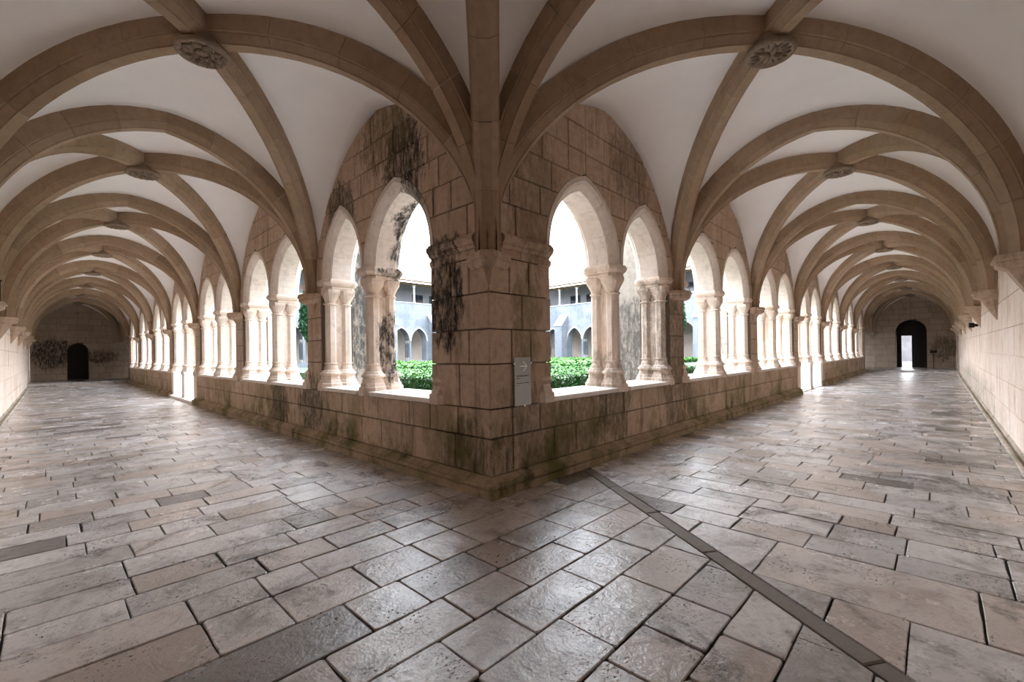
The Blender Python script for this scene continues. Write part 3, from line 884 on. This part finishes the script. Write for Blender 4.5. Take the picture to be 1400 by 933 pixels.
# ------------------------------------------------------------------ floor
CH0, CH1 = (1.635, -0.185), (-0.57, -3.45)
_dx = (CH0[0] - CH1[0]) / (CH0[1] - CH1[1])
CHU = Vector((CH0[0] - CH1[0], CH0[1] - CH1[1])).normalized(); CHN = Vector((CHU.y, -CHU.x))   # CHN points to +x side
def side_of_channel(p):
    return (Vector(p) - Vector(CH0)).dot(CHN)
def clip(poly, f):
    out = []
    for i, p in enumerate(poly):
        q = poly[(i + 1) % len(poly)]
        a, b = f(p), f(q)
        if a >= 0:
            out.append(p)
        if (a >= 0) != (b >= 0):
            k = a / (a - b); out.append((p[0] + (q[0] - p[0]) * k, p[1] + (q[1] - p[1]) * k))
    return out
def area(p):
    return abs(sum(p[i][0] * p[(i + 1) % len(p)][1] - p[(i + 1) % len(p)][0] * p[i][1] for i in range(len(p)))) / 2
fb = MB()
fb.box((-WL - 0.3, -WR - 0.3, -0.3), (ER + WR + 0.3, 0.3, -0.014))
fb.box((-WL - 0.3, 0.3, -0.3), (0.3, EL + WL + 0.3, -0.014))
floor = struct(fb.build('floor', MAT['grout']))
floor_left = struct(empty('floor_left')); floor_right = struct(empty('floor_right'))
up_mp = lambda x, l, y: (x, y, l)
def paving_slabs(polys, parent, limit):
    pieces = []
    for p in polys:
        if area(p) < 0.006:
            continue
        mb = MB(); tz = rng.uniform(-0.004, 0.003)
        ccw = sum(p[i][0] * p[(i + 1) % len(p)][1] - p[(i + 1) % len(p)][0] * p[i][1] for i in range(len(p)))
        if dist_cam((p[0][0], p[0][1], 0)) < 6.5 and len(p) == 4 and ccw > 0:
            p = worn(p)
        slab_mesh(mb, p, -0.05, tz, 0.005, up_mp)
        # a worn tilt
        cx = sum(q[0] for q in p) / len(p); cy = sum(q[1] for q in p) / len(p)
        ax, ay = rng.uniform(-0.005, 0.005), rng.uniform(-0.005, 0.005)
        mb.v = [(x, y, z + ax * (x - cx) + ay * (y - cy)) for x, y, z in mb.v]
        pieces.append(((cx, cy, 0), mb))
    place_pieces(pieces, parent, 'paving_slab', MAT['paving'], limit, 'far_paving')
def worn(p):
    out = []
    n = len(p)
    for i in range(n):
        a, b = Vector(p[i]), Vector(p[(i + 1) % n])
        l = (b - a).length
        k = max(2, min(5, int(l / 0.14)))
        nrm = Vector((-(b - a).y, (b - a).x)) / max(l, 1e-6)
        c = min(0.02, l * 0.1) * rng.uniform(0.4, 1.0)
        out.append(tuple(a + (b - a) * (c / l)))
        for j in range(1, k):
            q = a + (b - a) * (j / k) + nrm * rng.uniform(-0.001, 0.005)
            out.append(tuple(q))
        out.append(tuple(b - (b - a) * (c / l)))
    return out
def jit(a):
    return rng.uniform(-a, a)
G = 0.0050
rowsA = [-4.46, -4.08, -3.72, -3.36, -3.02, -2.70, -2.335, -1.945, -1.58, -1.24, -0.83, -0.385, -0.015, 0.32, 0.67, 1.06, 1.43, 1.77, 2.1, 2.43, 2.8, 3.15]
while rowsA[-1] < EL - 0.3:
    rowsA.append(rowsA[-1] + rng.uniform(0.29, 0.40))
FIX = {(-1.24, -0.83): [-2.1, -1.70, -1.09, -0.72, -0.13, 0.55], (-1.58, -1.24): [-2.4, -1.63, -1.13, -0.475, -0.08, 0.6],
       (-1.945, -1.58): [-2.6, -1.9, -1.48, -0.79, -0.08, 0.42], (-2.335, -1.945): [-2.5, -1.95, -1.28, -0.56, 0.1],
       (-0.385, -0.015): [-2.79, -2.38, -2.06, -1.35, -0.88, -0.2, 0.4, 0.9], (-0.83, -0.385): [-2.77, -2.38, -1.83, -1.31, -0.88, -0.13, 0.5],
       (0.32, 0.67): [-3.0, -2.47, -1.945, -1.3, -0.7, -0.35], (-0.015, 0.32): [-3.06, -2.28, -1.75, -1.2, -0.62]}
polys = []
for y0, y1 in zip(rowsA, rowsA[1:]):
    xr = 1.8 if y0 < -0.1 else 0.0
    if (y0, y1) in FIX:
        js = [-WL - 0.1] + [-3.6] + FIX[(y0, y1)] + [xr]
        js = sorted(js)
    else:
        js = [-WL - 0.1]; x = js[0] + rng.uniform(0.1, 0.6)
        while x < xr - 0.25:
            js.append(x); x += rng.uniform(0.38, 0.82) if rng.random() > 0.12 else rng.uniform(0.9, 1.2)
        js.append(xr)
    for a, b in zip(js, js[1:]):
        p = [(a + G + jit(.005), y0 + G + jit(.003)), (b - G + jit(.005), y0 + G + jit(.003)), (b - G + jit(.005), y1 - G + jit(.003)), (a + G + jit(.005), y1 - G + jit(.003))]
        if y0 < -0.1:
            p = clip(p, lambda q: -side_of_channel(q) - 0.075)
        if len(p) >= 3:
            polys.append(p)
paving_slabs(polys, floor_left, 300)
colsB = [-1.3, -0.62, 0.08, 0.80, 1.15, 1.56, 1.86, 2.2, 2.55]
while colsB[-1] < ER - 0.3:
    colsB.append(colsB[-1] + rng.uniform(0.30, 0.42))
FIXB = {(0.08, 0.80): [-3.78, -2.62, -2.0, -1.6], (0.80, 1.15): [-3.94, -3.36, -2.80, -2.24, -1.7], (-0.62, 0.08): [-3.98, -3.47, -3.1], (1.15, 1.56): [-3.95, -3.4, -2.9, -2.2, -1.4, -0.9],
        (1.56, 1.86): [-3.9, -3.32, -2.93, -2.2, -1.6, -1.0, -0.6]}
polys = []
for x0, x1 in zip(colsB, colsB[1:]):
    if (x0, x1) in FIXB:
        js = [-WR - 0.1] + FIXB[(x0, x1)] + [0.0]
    else:
        js = [-WR - 0.1]; y = js[0] + rng.uniform(0.1, 0.6)
        while y < -0.3:
            js.append(y); y += rng.uniform(0.4, 0.85) if rng.random() > 0.15 else rng.uniform(0.9, 1.3)
        js.append(0.0)
    for a, b in zip(js, js[1:]):
        p = [(x0 + G + jit(.003), a + G + jit(.005)), (x1 - G + jit(.003), a + G + jit(.005)), (x1 - G + jit(.003), b - G + jit(.005)), (x0 + G + jit(.003), b - G + jit(.005))]
        if x0 < 1.7:
            p = clip(p, lambda q: side_of_channel(q) - 0.075)
        if len(p) >= 3:
            polys.append(p)
paving_slabs(polys, floor_right, 300)
# the long stone strip of the drain channel
s = 0.0
TL = (Vector(CH0) - Vector((-1.3, CH0[1] - (CH0[0] + 1.3) / _dx))).length
while s < TL:
    l = rng.uniform(0.8, 1.3)
    a = Vector(CH0) + CHU * 0.05 - CHU * (s + 0.004); b = Vector(CH0) + CHU * 0.05 - CHU * (s + l - 0.004)
    p = [tuple(a + CHN * 0.062), tuple(a - CHN * 0.062), tuple(b - CHN * 0.062), tuple(b + CHN * 0.062)]
    mb = MB(); slab_mesh(mb, p, -0.05, 0.0, 0.008, up_mp); mb.build('channel_stone', MAT['channel'], floor_right)
    s += l
# raised platforms at the gallery ends
for parent, f, zt, e in ((floor_left, lambda t, d, z: (d, t, z), 0.2, EL), (floor_right, lambda t, d, z: (t, d, z), 0.13, ER)):
    W = WL if parent is floor_left else WR
    c = MB(); c.box((e - 0.15, -W, -0.02), (e + W + 0.02, 5, zt), f); c.build('end_step', MAT['paving'], parent)
    c = MB(); c.box((e - 0.45, -W, -0.02), (e - 0.15, 0, zt * 0.45), f); c.build('end_step', MAT['paving'], parent)
# threshold in the left door bay
mb = MB(); mb.box((-0.13, DOORBAY * LEN['L'] + 0.3, 0), (0.9, (DOORBAY + 1) * LEN['L'] - 0.3, 0.10)); mb.build('threshold', MAT['sill'], floor_left)
mb = MB(); mb.box((DOORBAY * LEN['R'] + 0.3, 0.0, 0), ((DOORBAY + 1) * LEN['R'] - 0.3, 0.9, 0.03)); mb.build('threshold', MAT['sill'], floor_right)

# ------------------------------------------------------------------ doors at the ends
def arch_fill(c, hw, zs, za, zb, n=8):
    w, rise = hw, za - zs
    R = (rise * rise + w * w) / (2 * w); cc_ = c - hw + R; am = acos((cc_ - c) / R)
    pl = [(cc_ - R * cos(am * i / n), zs + R * sin(am * i / n)) for i in range(n + 1)]
    return lambda x: (zs + sqrt(max(R * R - (cc_ - (x if x < c else 2 * c - x)) ** 2, 0)))
d1 = struct(empty('door_1', (0, 0, 0)))
h = arch_fill(*LDOOR)
c, hw = LDOOR[0], LDOOR[1]
for k in range(7):
    x0, x1 = c - hw + 2 * hw * k / 7 + 0.004, c - hw + 2 * hw * (k + 1) / 7 - 0.004
    mb = MB(); y0, y1 = EL + WL + 0.32, EL + WL + 0.38
    mb.loft([[(x0, y, 0.2), (x1, y, 0.2), (x1, y, max(h(x1 - .01), 2.05)), ((x0 + x1) / 2, y, h((x0 + x1) / 2)), (x0, y, max(h(x0 + .01), 2.05))] for y in (y0, y1)])
    mb.build('plank', MAT['wood'], d1)
mb = MB(); mb.box((c - hw - 0.1, EL + WL + 0.38, 0.1), (c + hw + 0.1, EL + WL + 0.42, 2.7)); mb.build('door_backing', MAT['wood'], d1)
mb = MB()
mb.loft([[(c + hw * 0.7 + 0.02 * cos(q), EL + WL + y, 1.15 + 0.02 * sin(q)) for q in [pi * j / 4 for j in range(8)]] for y in (0.30, 0.32)]); mb.build('door_handle', MAT['iron'], d1)
d2 = struct(empty('door_2', (0, 0, 0)))
h2 = arch_fill(*RDOOR); c, hw = RDOOR[0], RDOOR[1]
X0 = ER + WR + 0.55
OPX0, OPX1, OPZ = -2.19, -1.62, 2.42
def leaf(y0, y1, zb, name, ztopf, n):
    for k in range(n):
        a, b = y0 + (y1 - y0) * k / n + 0.003, y0 + (y1 - y0) * (k + 1) / n - 0.003
        mb = MB(); mb.loft([[(x, a, zb), (x, b, zb), (x, b, ztopf(b)), (x, a, ztopf(a))] for x in (X0, X0 + 0.07)]); mb.build(name, MAT['wood'], d2)
leaf(c - hw, OPX0, 0.13, 'plank', lambda q: max(h2(q), 2.7), 5)
leaf(OPX0, OPX1, OPZ, 'plank', lambda q: max(h2(q), 2.7), 3)
leaf(OPX1, c + hw, 0.13, 'plank', lambda q: max(h2(q), 2.7), 2)
mb = MB(); mb.box((X0 + 0.07, OPX1 - 0.02, 0.15), (X0 + 0.6, OPX1 + 0.05, OPZ)); mb.build('door_leaf', MAT['wood'], d2)   # opened wicket leaf
mb = MB(); mb.box((X0 + 0.07, c - hw - 0.2, 0.1), (X0 + 0.1, OPX0, 3.9)); mb.box((X0 + 0.07, OPX0, OPZ), (X0 + 0.1, OPX1, 3.9)); mb.box((X0 + 0.07, OPX1, 0.1), (X0 + 0.1, c + hw + 0.2, 3.9)); mb.build('door_backing', MAT['wood'], d2)  # backing boards added behind the planks to stop light through the gaps
# what lies outside the open door
mb = MB(); mb.box((ER + WR + 0.9, -14, -0.1), (ER + WR + 40, 10, 0.1)); struct(mb.build('street', MAT['asphalt']))
hs = tag(empty('house', (ER + WR + 22, -1.0, 0.1)), 'white house seen through the open door at the end of the gallery', 'house')
mb = MB(); mb.box((0, -6, 0), (6, 6, 3.4)); mb.build('wall', MAT['render'], hs)
mb = MB(); mb.loft([[(x, y, z) for x, z in ((-0.4, 3.4), (3, 5.2), (6.4, 3.4))] for y in (-6.3, 6.3)]); mb.build('roof', MAT['tile'], hs)
for y in (-3.2, -1.4, 0.4):
    mb = MB(); mb.box((-0.04, y, 0.9), (0.02, y + 0.9, 2.2)); f_ = mb.build('window', MAT['shutter'], hs)
    mb = MB(); mb.box((-0.06, y + 0.1, 1.0), (-0.03, y + 0.8, 2.1)); mb.build('pane', MAT['window'], f_)
# info stand near the open door
st = tag(empty('information_stand', (ER + WR - 0.9, -3.32, 0.13)), 'black information stand with slanted panel on a thin post beside the open doorway', 'stand')
mb = MB(); mb.lathe([(0.16, 0), (0.16, 0.02), (0.02, 0.03), (0.02, 0.05)], seg=16); mb.build('base', MAT['iron'], st)
mb = MB(); mb.lathe([(0.018, 0.03), (0.018, 1.10)], seg=8); mb.build('post', MAT['iron'], st)
mb = MB(); mb.loft([[(x, y, z) for x, z in ((-0.14, 1.04), (0.12, 1.20), (0.11, 1.23), (-0.15, 1.07))] for y in (-0.17, 0.17)]); mb.build('panel', MAT['iron'], st)

# ------------------------------------------------------------------ sign on the corner pier
sg = tag(empty('wall_sign', (0.355, -0.035, 0.97)), 'grey metal direction sign with white arrow screwed to the corner pier', 'sign')
W_, H_ = 0.285, 0.57
mb = MB(); mb.box((0, -0.006, 0), (W_, 0.002, H_)); mb.build('plate', MAT['steel'], sg)
ar = MB()
def bar(x0, z0, x1, z1, w):
    l = sqrt((x1 - x0) ** 2 + (z1 - z0) ** 2); nx, nz = -(z1 - z0) / l * w / 2, (x1 - x0) / l * w / 2
    ar.loft([[(x0 + nx, y, z0 + nz), (x1 + nx, y, z1 + nz), (x1 - nx, y, z1 - nz), (x0 - nx, y, z0 - nz)] for y in (-0.0075, -0.005)])
bar(0.088, 0.465, 0.215, 0.465, 0.014); bar(0.215, 0.465, 0.150, 0.525, 0.014); bar(0.215, 0.465, 0.150, 0.405, 0.014)
ar.build('arrow', MAT['print_white'], sg)
for z, x1, hh in ((0.345, 0.25, 0.013), (0.318, 0.095, 0.010), (0.262, 0.25, 0.009), (0.238, 0.08, 0.006)):
    tx = MB(); x = 0.035
    while x < x1:
        w = rng.uniform(0.006, 0.012)
        tx.box((x, -0.0068, z), (min(x + w, x1), -0.005, z + hh * rng.uniform(0.75, 1.0))); x += w + 0.0025 + (0.006 if rng.random() < 0.16 else 0)
    tx.build('text_line', MAT['print_dark'], sg)['kind'] = 'stuff'
for x, z in ((W_ + 0.008, 0.50), (W_ * 0.58, -0.002), (-0.006, 0.50)):
    mb = MB(); mb.loft([[(x + 0.012 * cos(q), y, z + 0.012 * sin(q)) for q in [pi * j / 5 for j in range(10)]] for y in (-0.012, 0.04)]); mb.build('fixing', MAT['chrome'], sg)

# small floodlight under a corbel of the outer wall, thin rod on another
fl_ = tag(empty('floodlight', (LEN['R'] * 3 + 0.9, -WR + 0.02, 2.12)), 'small black floodlight box fixed high on the pale outer wall under a corbel', 'lamp')
mb = MB(); mb.box((-0.09, 0.07, 0.03), (0.09, 0.19, 0.17)); mb.build('housing', MAT['iron'], fl_)
mb = MB(); mb.box((-0.04, -0.012, 0.06), (0.04, 0.1, 0.14)); mb.build('bracket', MAT['iron'], fl_)
rd = MB(); rd.lathe([(0.014, 2.71), (0.014, 3.08), (0.03, 3.09), (0.03, 3.12)], (-WL + 0.28, 2 * LEN['L'] - 0.2), 8)
tag(rd.build('iron_rod', MAT['iron']), 'thin black iron rod standing on a corbel at the outer wall edge', 'rod')

# ------------------------------------------------------------------ garden
GX, GY = ER - THK, EL - THK
mb = MB(); mb.box((THK, THK, -0.3), (GX, GY, -0.02)); struct(mb.build('ground', MAT['soil']))
mb = MB(); mb.box((THK, THK, -0.1), (3.0, GY, 0.0)); mb.box((3.0, THK, -0.1), (GX, 3.0, 0.0)); struct(mb.build('path', MAT['gravel']))

def hedge(name, boxes, label, dense, seed):
    r = random.Random(seed)
    root = tag(empty(name, (boxes[0][0], boxes[0][1], 0)), label, 'hedge', 'box hedges of the cloister garden')
    core = MB()
    lv, lf = [], []
    dv, df = [], []
    ox, oy = boxes[0][0], boxes[0][1]
    for (x0, y0, x1, y1, hgt) in boxes:
        core.box((x0 - ox + .06, y0 - oy + .06, -0.02), (x1 - ox - .06, y1 - oy - .06, hgt - .07))
        for (u0, v0, u1, v1, den) in dense:
            a0, b0, a1, b1 = max(x0, u0), max(y0, v0), min(x1, u1), min(y1, v1)
            if a1 <= a0 or b1 <= b0:
                continue
            for _ in range(int((a1 - a0) * (b1 - b0) * den)):
                x, y = r.uniform(a0, a1), r.uniform(b0, b1)
                z = hgt + 0.05 * sin(x * 3.1 + y * 1.7) + 0.04 * sin(y * 5 - x * 2.2) + r.uniform(-0.09, 0.05)
                put(lv, lf, x - ox, y - oy, z, r, 0.055 if den > 300 else 0.11, 0.6)
            for (fx0, fy0, fx1, fy1) in ((a0, y0, a1, y0), (x0, b0, x0, b1)):
                if (fx0 == fx1 and not (u0 <= fx0 <= u1)) or (fy0 == fy1 and not (v0 <= fy0 <= v1)):
                    continue
                n = int((abs(fx1 - fx0) + abs(fy1 - fy0)) * hgt * den * 0.9)
                for _ in range(n):
                    k = r.random()
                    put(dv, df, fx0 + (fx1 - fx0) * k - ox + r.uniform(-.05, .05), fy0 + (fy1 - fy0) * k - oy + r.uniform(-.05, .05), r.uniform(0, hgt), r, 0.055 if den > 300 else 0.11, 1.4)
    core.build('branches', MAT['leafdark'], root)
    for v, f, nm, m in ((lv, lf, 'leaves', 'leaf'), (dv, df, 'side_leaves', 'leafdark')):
        if f:
            b = MB(); b.v, b.f = v, f
            b.build(nm, MAT[m], root, recalc=False)['kind'] = 'stuff'
def put(V, F, x, y, z, r, s, tilt):
    a = r.uniform(0, 2 * pi); e = r.uniform(-tilt, tilt)
    ux, uy, uz = cos(a) * cos(e), sin(a) * cos(e), sin(e)
    b = r.uniform(-tilt, tilt)
    wx, wy, wz = -sin(a) * cos(b), cos(a) * cos(b), sin(b)
    l, w = s * r.uniform(0.7, 1.2), s * 0.5
    o = len(V)
    V.extend([(x - ux * l, y - uy * l, z - uz * l), (x + wx * w, y + wy * w, z + wz * w), (x + ux * l, y + uy * l, z + uz * l), (x - wx * w, y - wy * w, z - wz * w)])
    F.append((o, o + 1, o + 2, o + 3))
hedge('box_hedge', [(3.2, 6.15, 6.1, GY - 3, 1.0), (3.2, 3.2, 6.1, 6.15, 1.0)], 'bright green clipped box hedge nearest the black-crusted column, seen past the sill', [(3.1, 3.1, 6.12, 13, 420)], 1)
hedge('box_hedge', [(6.3, 3.2, GX - 3, 6.1, 1.0)], 'bright green clipped box hedge nearest the sign side opening', [(3.1, 3.1, 14, 6.2, 420)], 2)
hedge('box_hedge', [(9.1, 9.1, 15.5, GY - 4, 0.98)], 'farther green box hedge between the black-crusted column and the corner pier', [(9, 9, 15.6, 28, 120)], 3)
hedge('box_hedge', [(15.7, 9.1, GX - 4, 28, 0.98)], 'farther green box hedge before the buttressed far arcade', [(15.6, 9, 30, 22, 120)], 4)
def cypress(x, y, label, seed):
    r = random.Random(seed)
    root = tag(empty('cypress_tree', (x, y, 0)), label, 'tree')
    mb = MB(); mb.lathe([(0.11, 0), (0.08, 1.5), (0.04, 3.6)], seg=8); mb.build('trunk', MAT['bark'], root)
    v, f = [], []
    for _ in range(5000):
        z = r.uniform(1.9, 4.3); u = (z - 1.9) / 2.4
        R = 0.5 * min(1, (u * 4) ** 0.7) * (1 - u) ** 0.45 + 0.04
        a = r.uniform(0, 2 * pi); q = R * sqrt(r.uniform(0.45, 1))
        put(v, f, q * cos(a), q * sin(a), z, r, 0.07, 1.3)
    b = MB(); b.v, b.f = v, f; b.build('foliage', MAT['cypress'], root, recalc=False)['kind'] = 'stuff'
cypress(2.4, 10.6, 'dark green cypress glimpsed behind the first pier of the shut-door arcade', 5)
cypress(11.4, 3.0, 'dark green cypress glimpsed behind the mossy pier of the open-door arcade', 6)

# ------------------------------------------------------------------ opposite ranges across the garden
def far_range(name, mp, length, piers, wname, label):
    """(t along, d: 0 = garden face, + = away from the garden, z)"""
    core = MB(); PIT = 1.95; zs, za = 2.83, 4.05
    trims, cols, sub = MB(), [], []
    last = 0.0
    ops = []
    for p in piers:
        for k in (0, 1):
            ops.append((p + 0.5 + PIT * k + 0.1, p + 0.5 + PIT * (k + 1) - 0.1))
    for tl, tr in ops:
        core.box((last, 0, -0.1), (tl, 0.8, 6.0), mp)
        m, w, R = arch_geo(tl, tr, za - zs)
        P = arch_pts(tl, tr, za - zs, 0, 8, zs)
        for (x0, y0), (x1, y1) in zip(P, P[1:]):
            vs = [mp(x0, 0, y0), mp(x1, 0, y1), mp(x1, 0, 6.0), mp(x0, 0, 6.0), mp(x0, 0.8, y0), mp(x1, 0.8, y1), mp(x1, 0.8, 6.0), mp(x0, 0.8, 6.0)]
            core.add(vs, [(0, 1, 2, 3), (7, 6, 5, 4), (0, 4, 5, 1)])
        core.box((tl, 0, -0.1), (tr, 0.8, 0.96), mp)
        Q = arch_pts(tl, tr, za - zs, 0.14, 8, zs)
        for (a, b, c_, d_) in zip(P, P[1:], Q[1:], Q):
            trims.add([mp(q[0], dd, q[1]) for dd in (-0.05, 0.06) for q in (a, b, c_, d_)], [(0, 1, 2, 3), (7, 6, 5, 4), (0, 4, 5, 1), (1, 5, 6, 2), (2, 6, 7, 3), (3, 7, 4, 0)])
        last = tr
    core.box((last, 0, -0.1), (length, 0.8, 6.0), mp)
    core.box((0, 0, 6.0), (length, 0.45, 6.42), mp)
    core.box((0, 0.45, 5.7), (length, 5.0, 6.0), mp)      # upper gallery floor
    wall = struct(core.build(wname, MAT['facade'], recalc=False))
    trims.build('arch_trim', MAT['facade_pale'], wall)
    mb = MB(); mb.box((0, -0.06, 6.42), (length, 0.5, 6.5), mp); mb.build('parapet_coping', MAT['facade_pale'], wall)
    b = MB(); b.box((6.5, 5.2, -0.1), (length, 5.4, 9.3), mp); b.build('gallery_back', MAT['inner_far'], wall)
    b = MB(); b.box((0, 5.08, 6.0), (length, 5.19, 9.2), mp); b.build('upper_back', MAT['lime'], wall)
    b = MB(); b.box((0, 0.8, -0.1), (length, 5.2, 0.0), mp); b.build('gallery_floor', MAT['inner_far'], wall)
    for p in piers:
        q = MB(); q.loft([[mp(p + s_, d, z) for d, z in ((0.05, 0), (-1.0, 0), (-1.0, 4.3), (-0.95, 4.6), (0.05, 5.35))] for s_ in (-0.45, 0.45)]); q.build('buttress', MAT['facade'], wall)
        q = MB(); q.loft([[mp(p + s_, d, z) for d, z in ((-1.06, 4.25), (-1.06, 4.36), (0.02, 5.5), (0.02, 5.35))] for s_ in (-0.52, 0.52)]); q.build('buttress_cap', MAT['facade_pale'], wall)
        mid = p + 0.5 + PIT
        for dd in (0.22, 0.58):
            q = MB(); q.lathe([(0.2, 0.96), (0.2, 1.15), (0.11, 1.3), (0.1, 2.5), (0.18, 2.72), (0.2, 2.84)], seg=8)
            q.v = [mp(mid + x, dd + y, z) for x, y, z in q.v]; q.build('column', MAT['facade_pale'], wall)
    t = piers[0] - 2.2
    k = 0
    while t < length - 0.3:
        if t > 0.2:
            q = MB(); q.lathe([(0.17, 6.5), (0.17, 6.58), (0.10, 6.64), (0.095, 7.95), (0.12, 8.0), (0.17, 8.12), (0.17, 8.2)], seg=8)
            q.v = [mp(t + x, 0.22 + y, z) for x, y, z in q.v]; q.build('upper_column', MAT['facade_pale'], wall)
        if k % 4 != 2 and t > 1.5:
            q = MB(); q.box((t - 1.45, 5.02, 6.05), (t - 0.1, 5.09, 8.1), mp); fr = q.build('window', MAT['shutter'], wall)
            for e in (0, 1):
                q = MB(); q.box((t - 1.28 + 0.6 * e, 5.0, 6.15), (t - 0.75 + 0.6 * e, 5.03, 8.0), mp); q.build('pane', MAT['window'], fr)
        t += 2.22; k += 1
    b = MB(); b.box((0, 0.06, 8.2), (length, 0.38, 8.42), mp); b.build('eaves_beam', MAT['bark'], wall)
    q = MB(); q.loft([[mp(t, d, z) for d, z in ((-0.75, 8.36), (6.2, 10.6), (6.2, 10.75), (-0.75, 8.5))] for t in (-0.5, length)]); q.build('roof_deck', MAT['bark'], wall)
    tl = MB(); t = 0.0
    while t < length:
        tl.loft([[mp(t + 0.11 * cos(a), d, z + 0.09 * sin(a)) for a in [pi * j / 5 for j in range(6)]] for d, z in ((-0.82, 8.48), (6.2, 10.74))]); t += 0.24
    o = tl.build('roof_tiles', MAT['tile'], wall); o['kind'] = 'stuff'
far_range('far_left', lambda t, d, z: (t, GY + d, z), ER + 4, [17.86 + 4.9 * k for k in range(-3, 4)], 'wall_far_left', '')
far_range('far_right', lambda t, d, z: (GX + d, t, z), EL - 0.8, [24.6 + 4.75 * k for k in range(-5, 2)], 'wall_far_right', '')
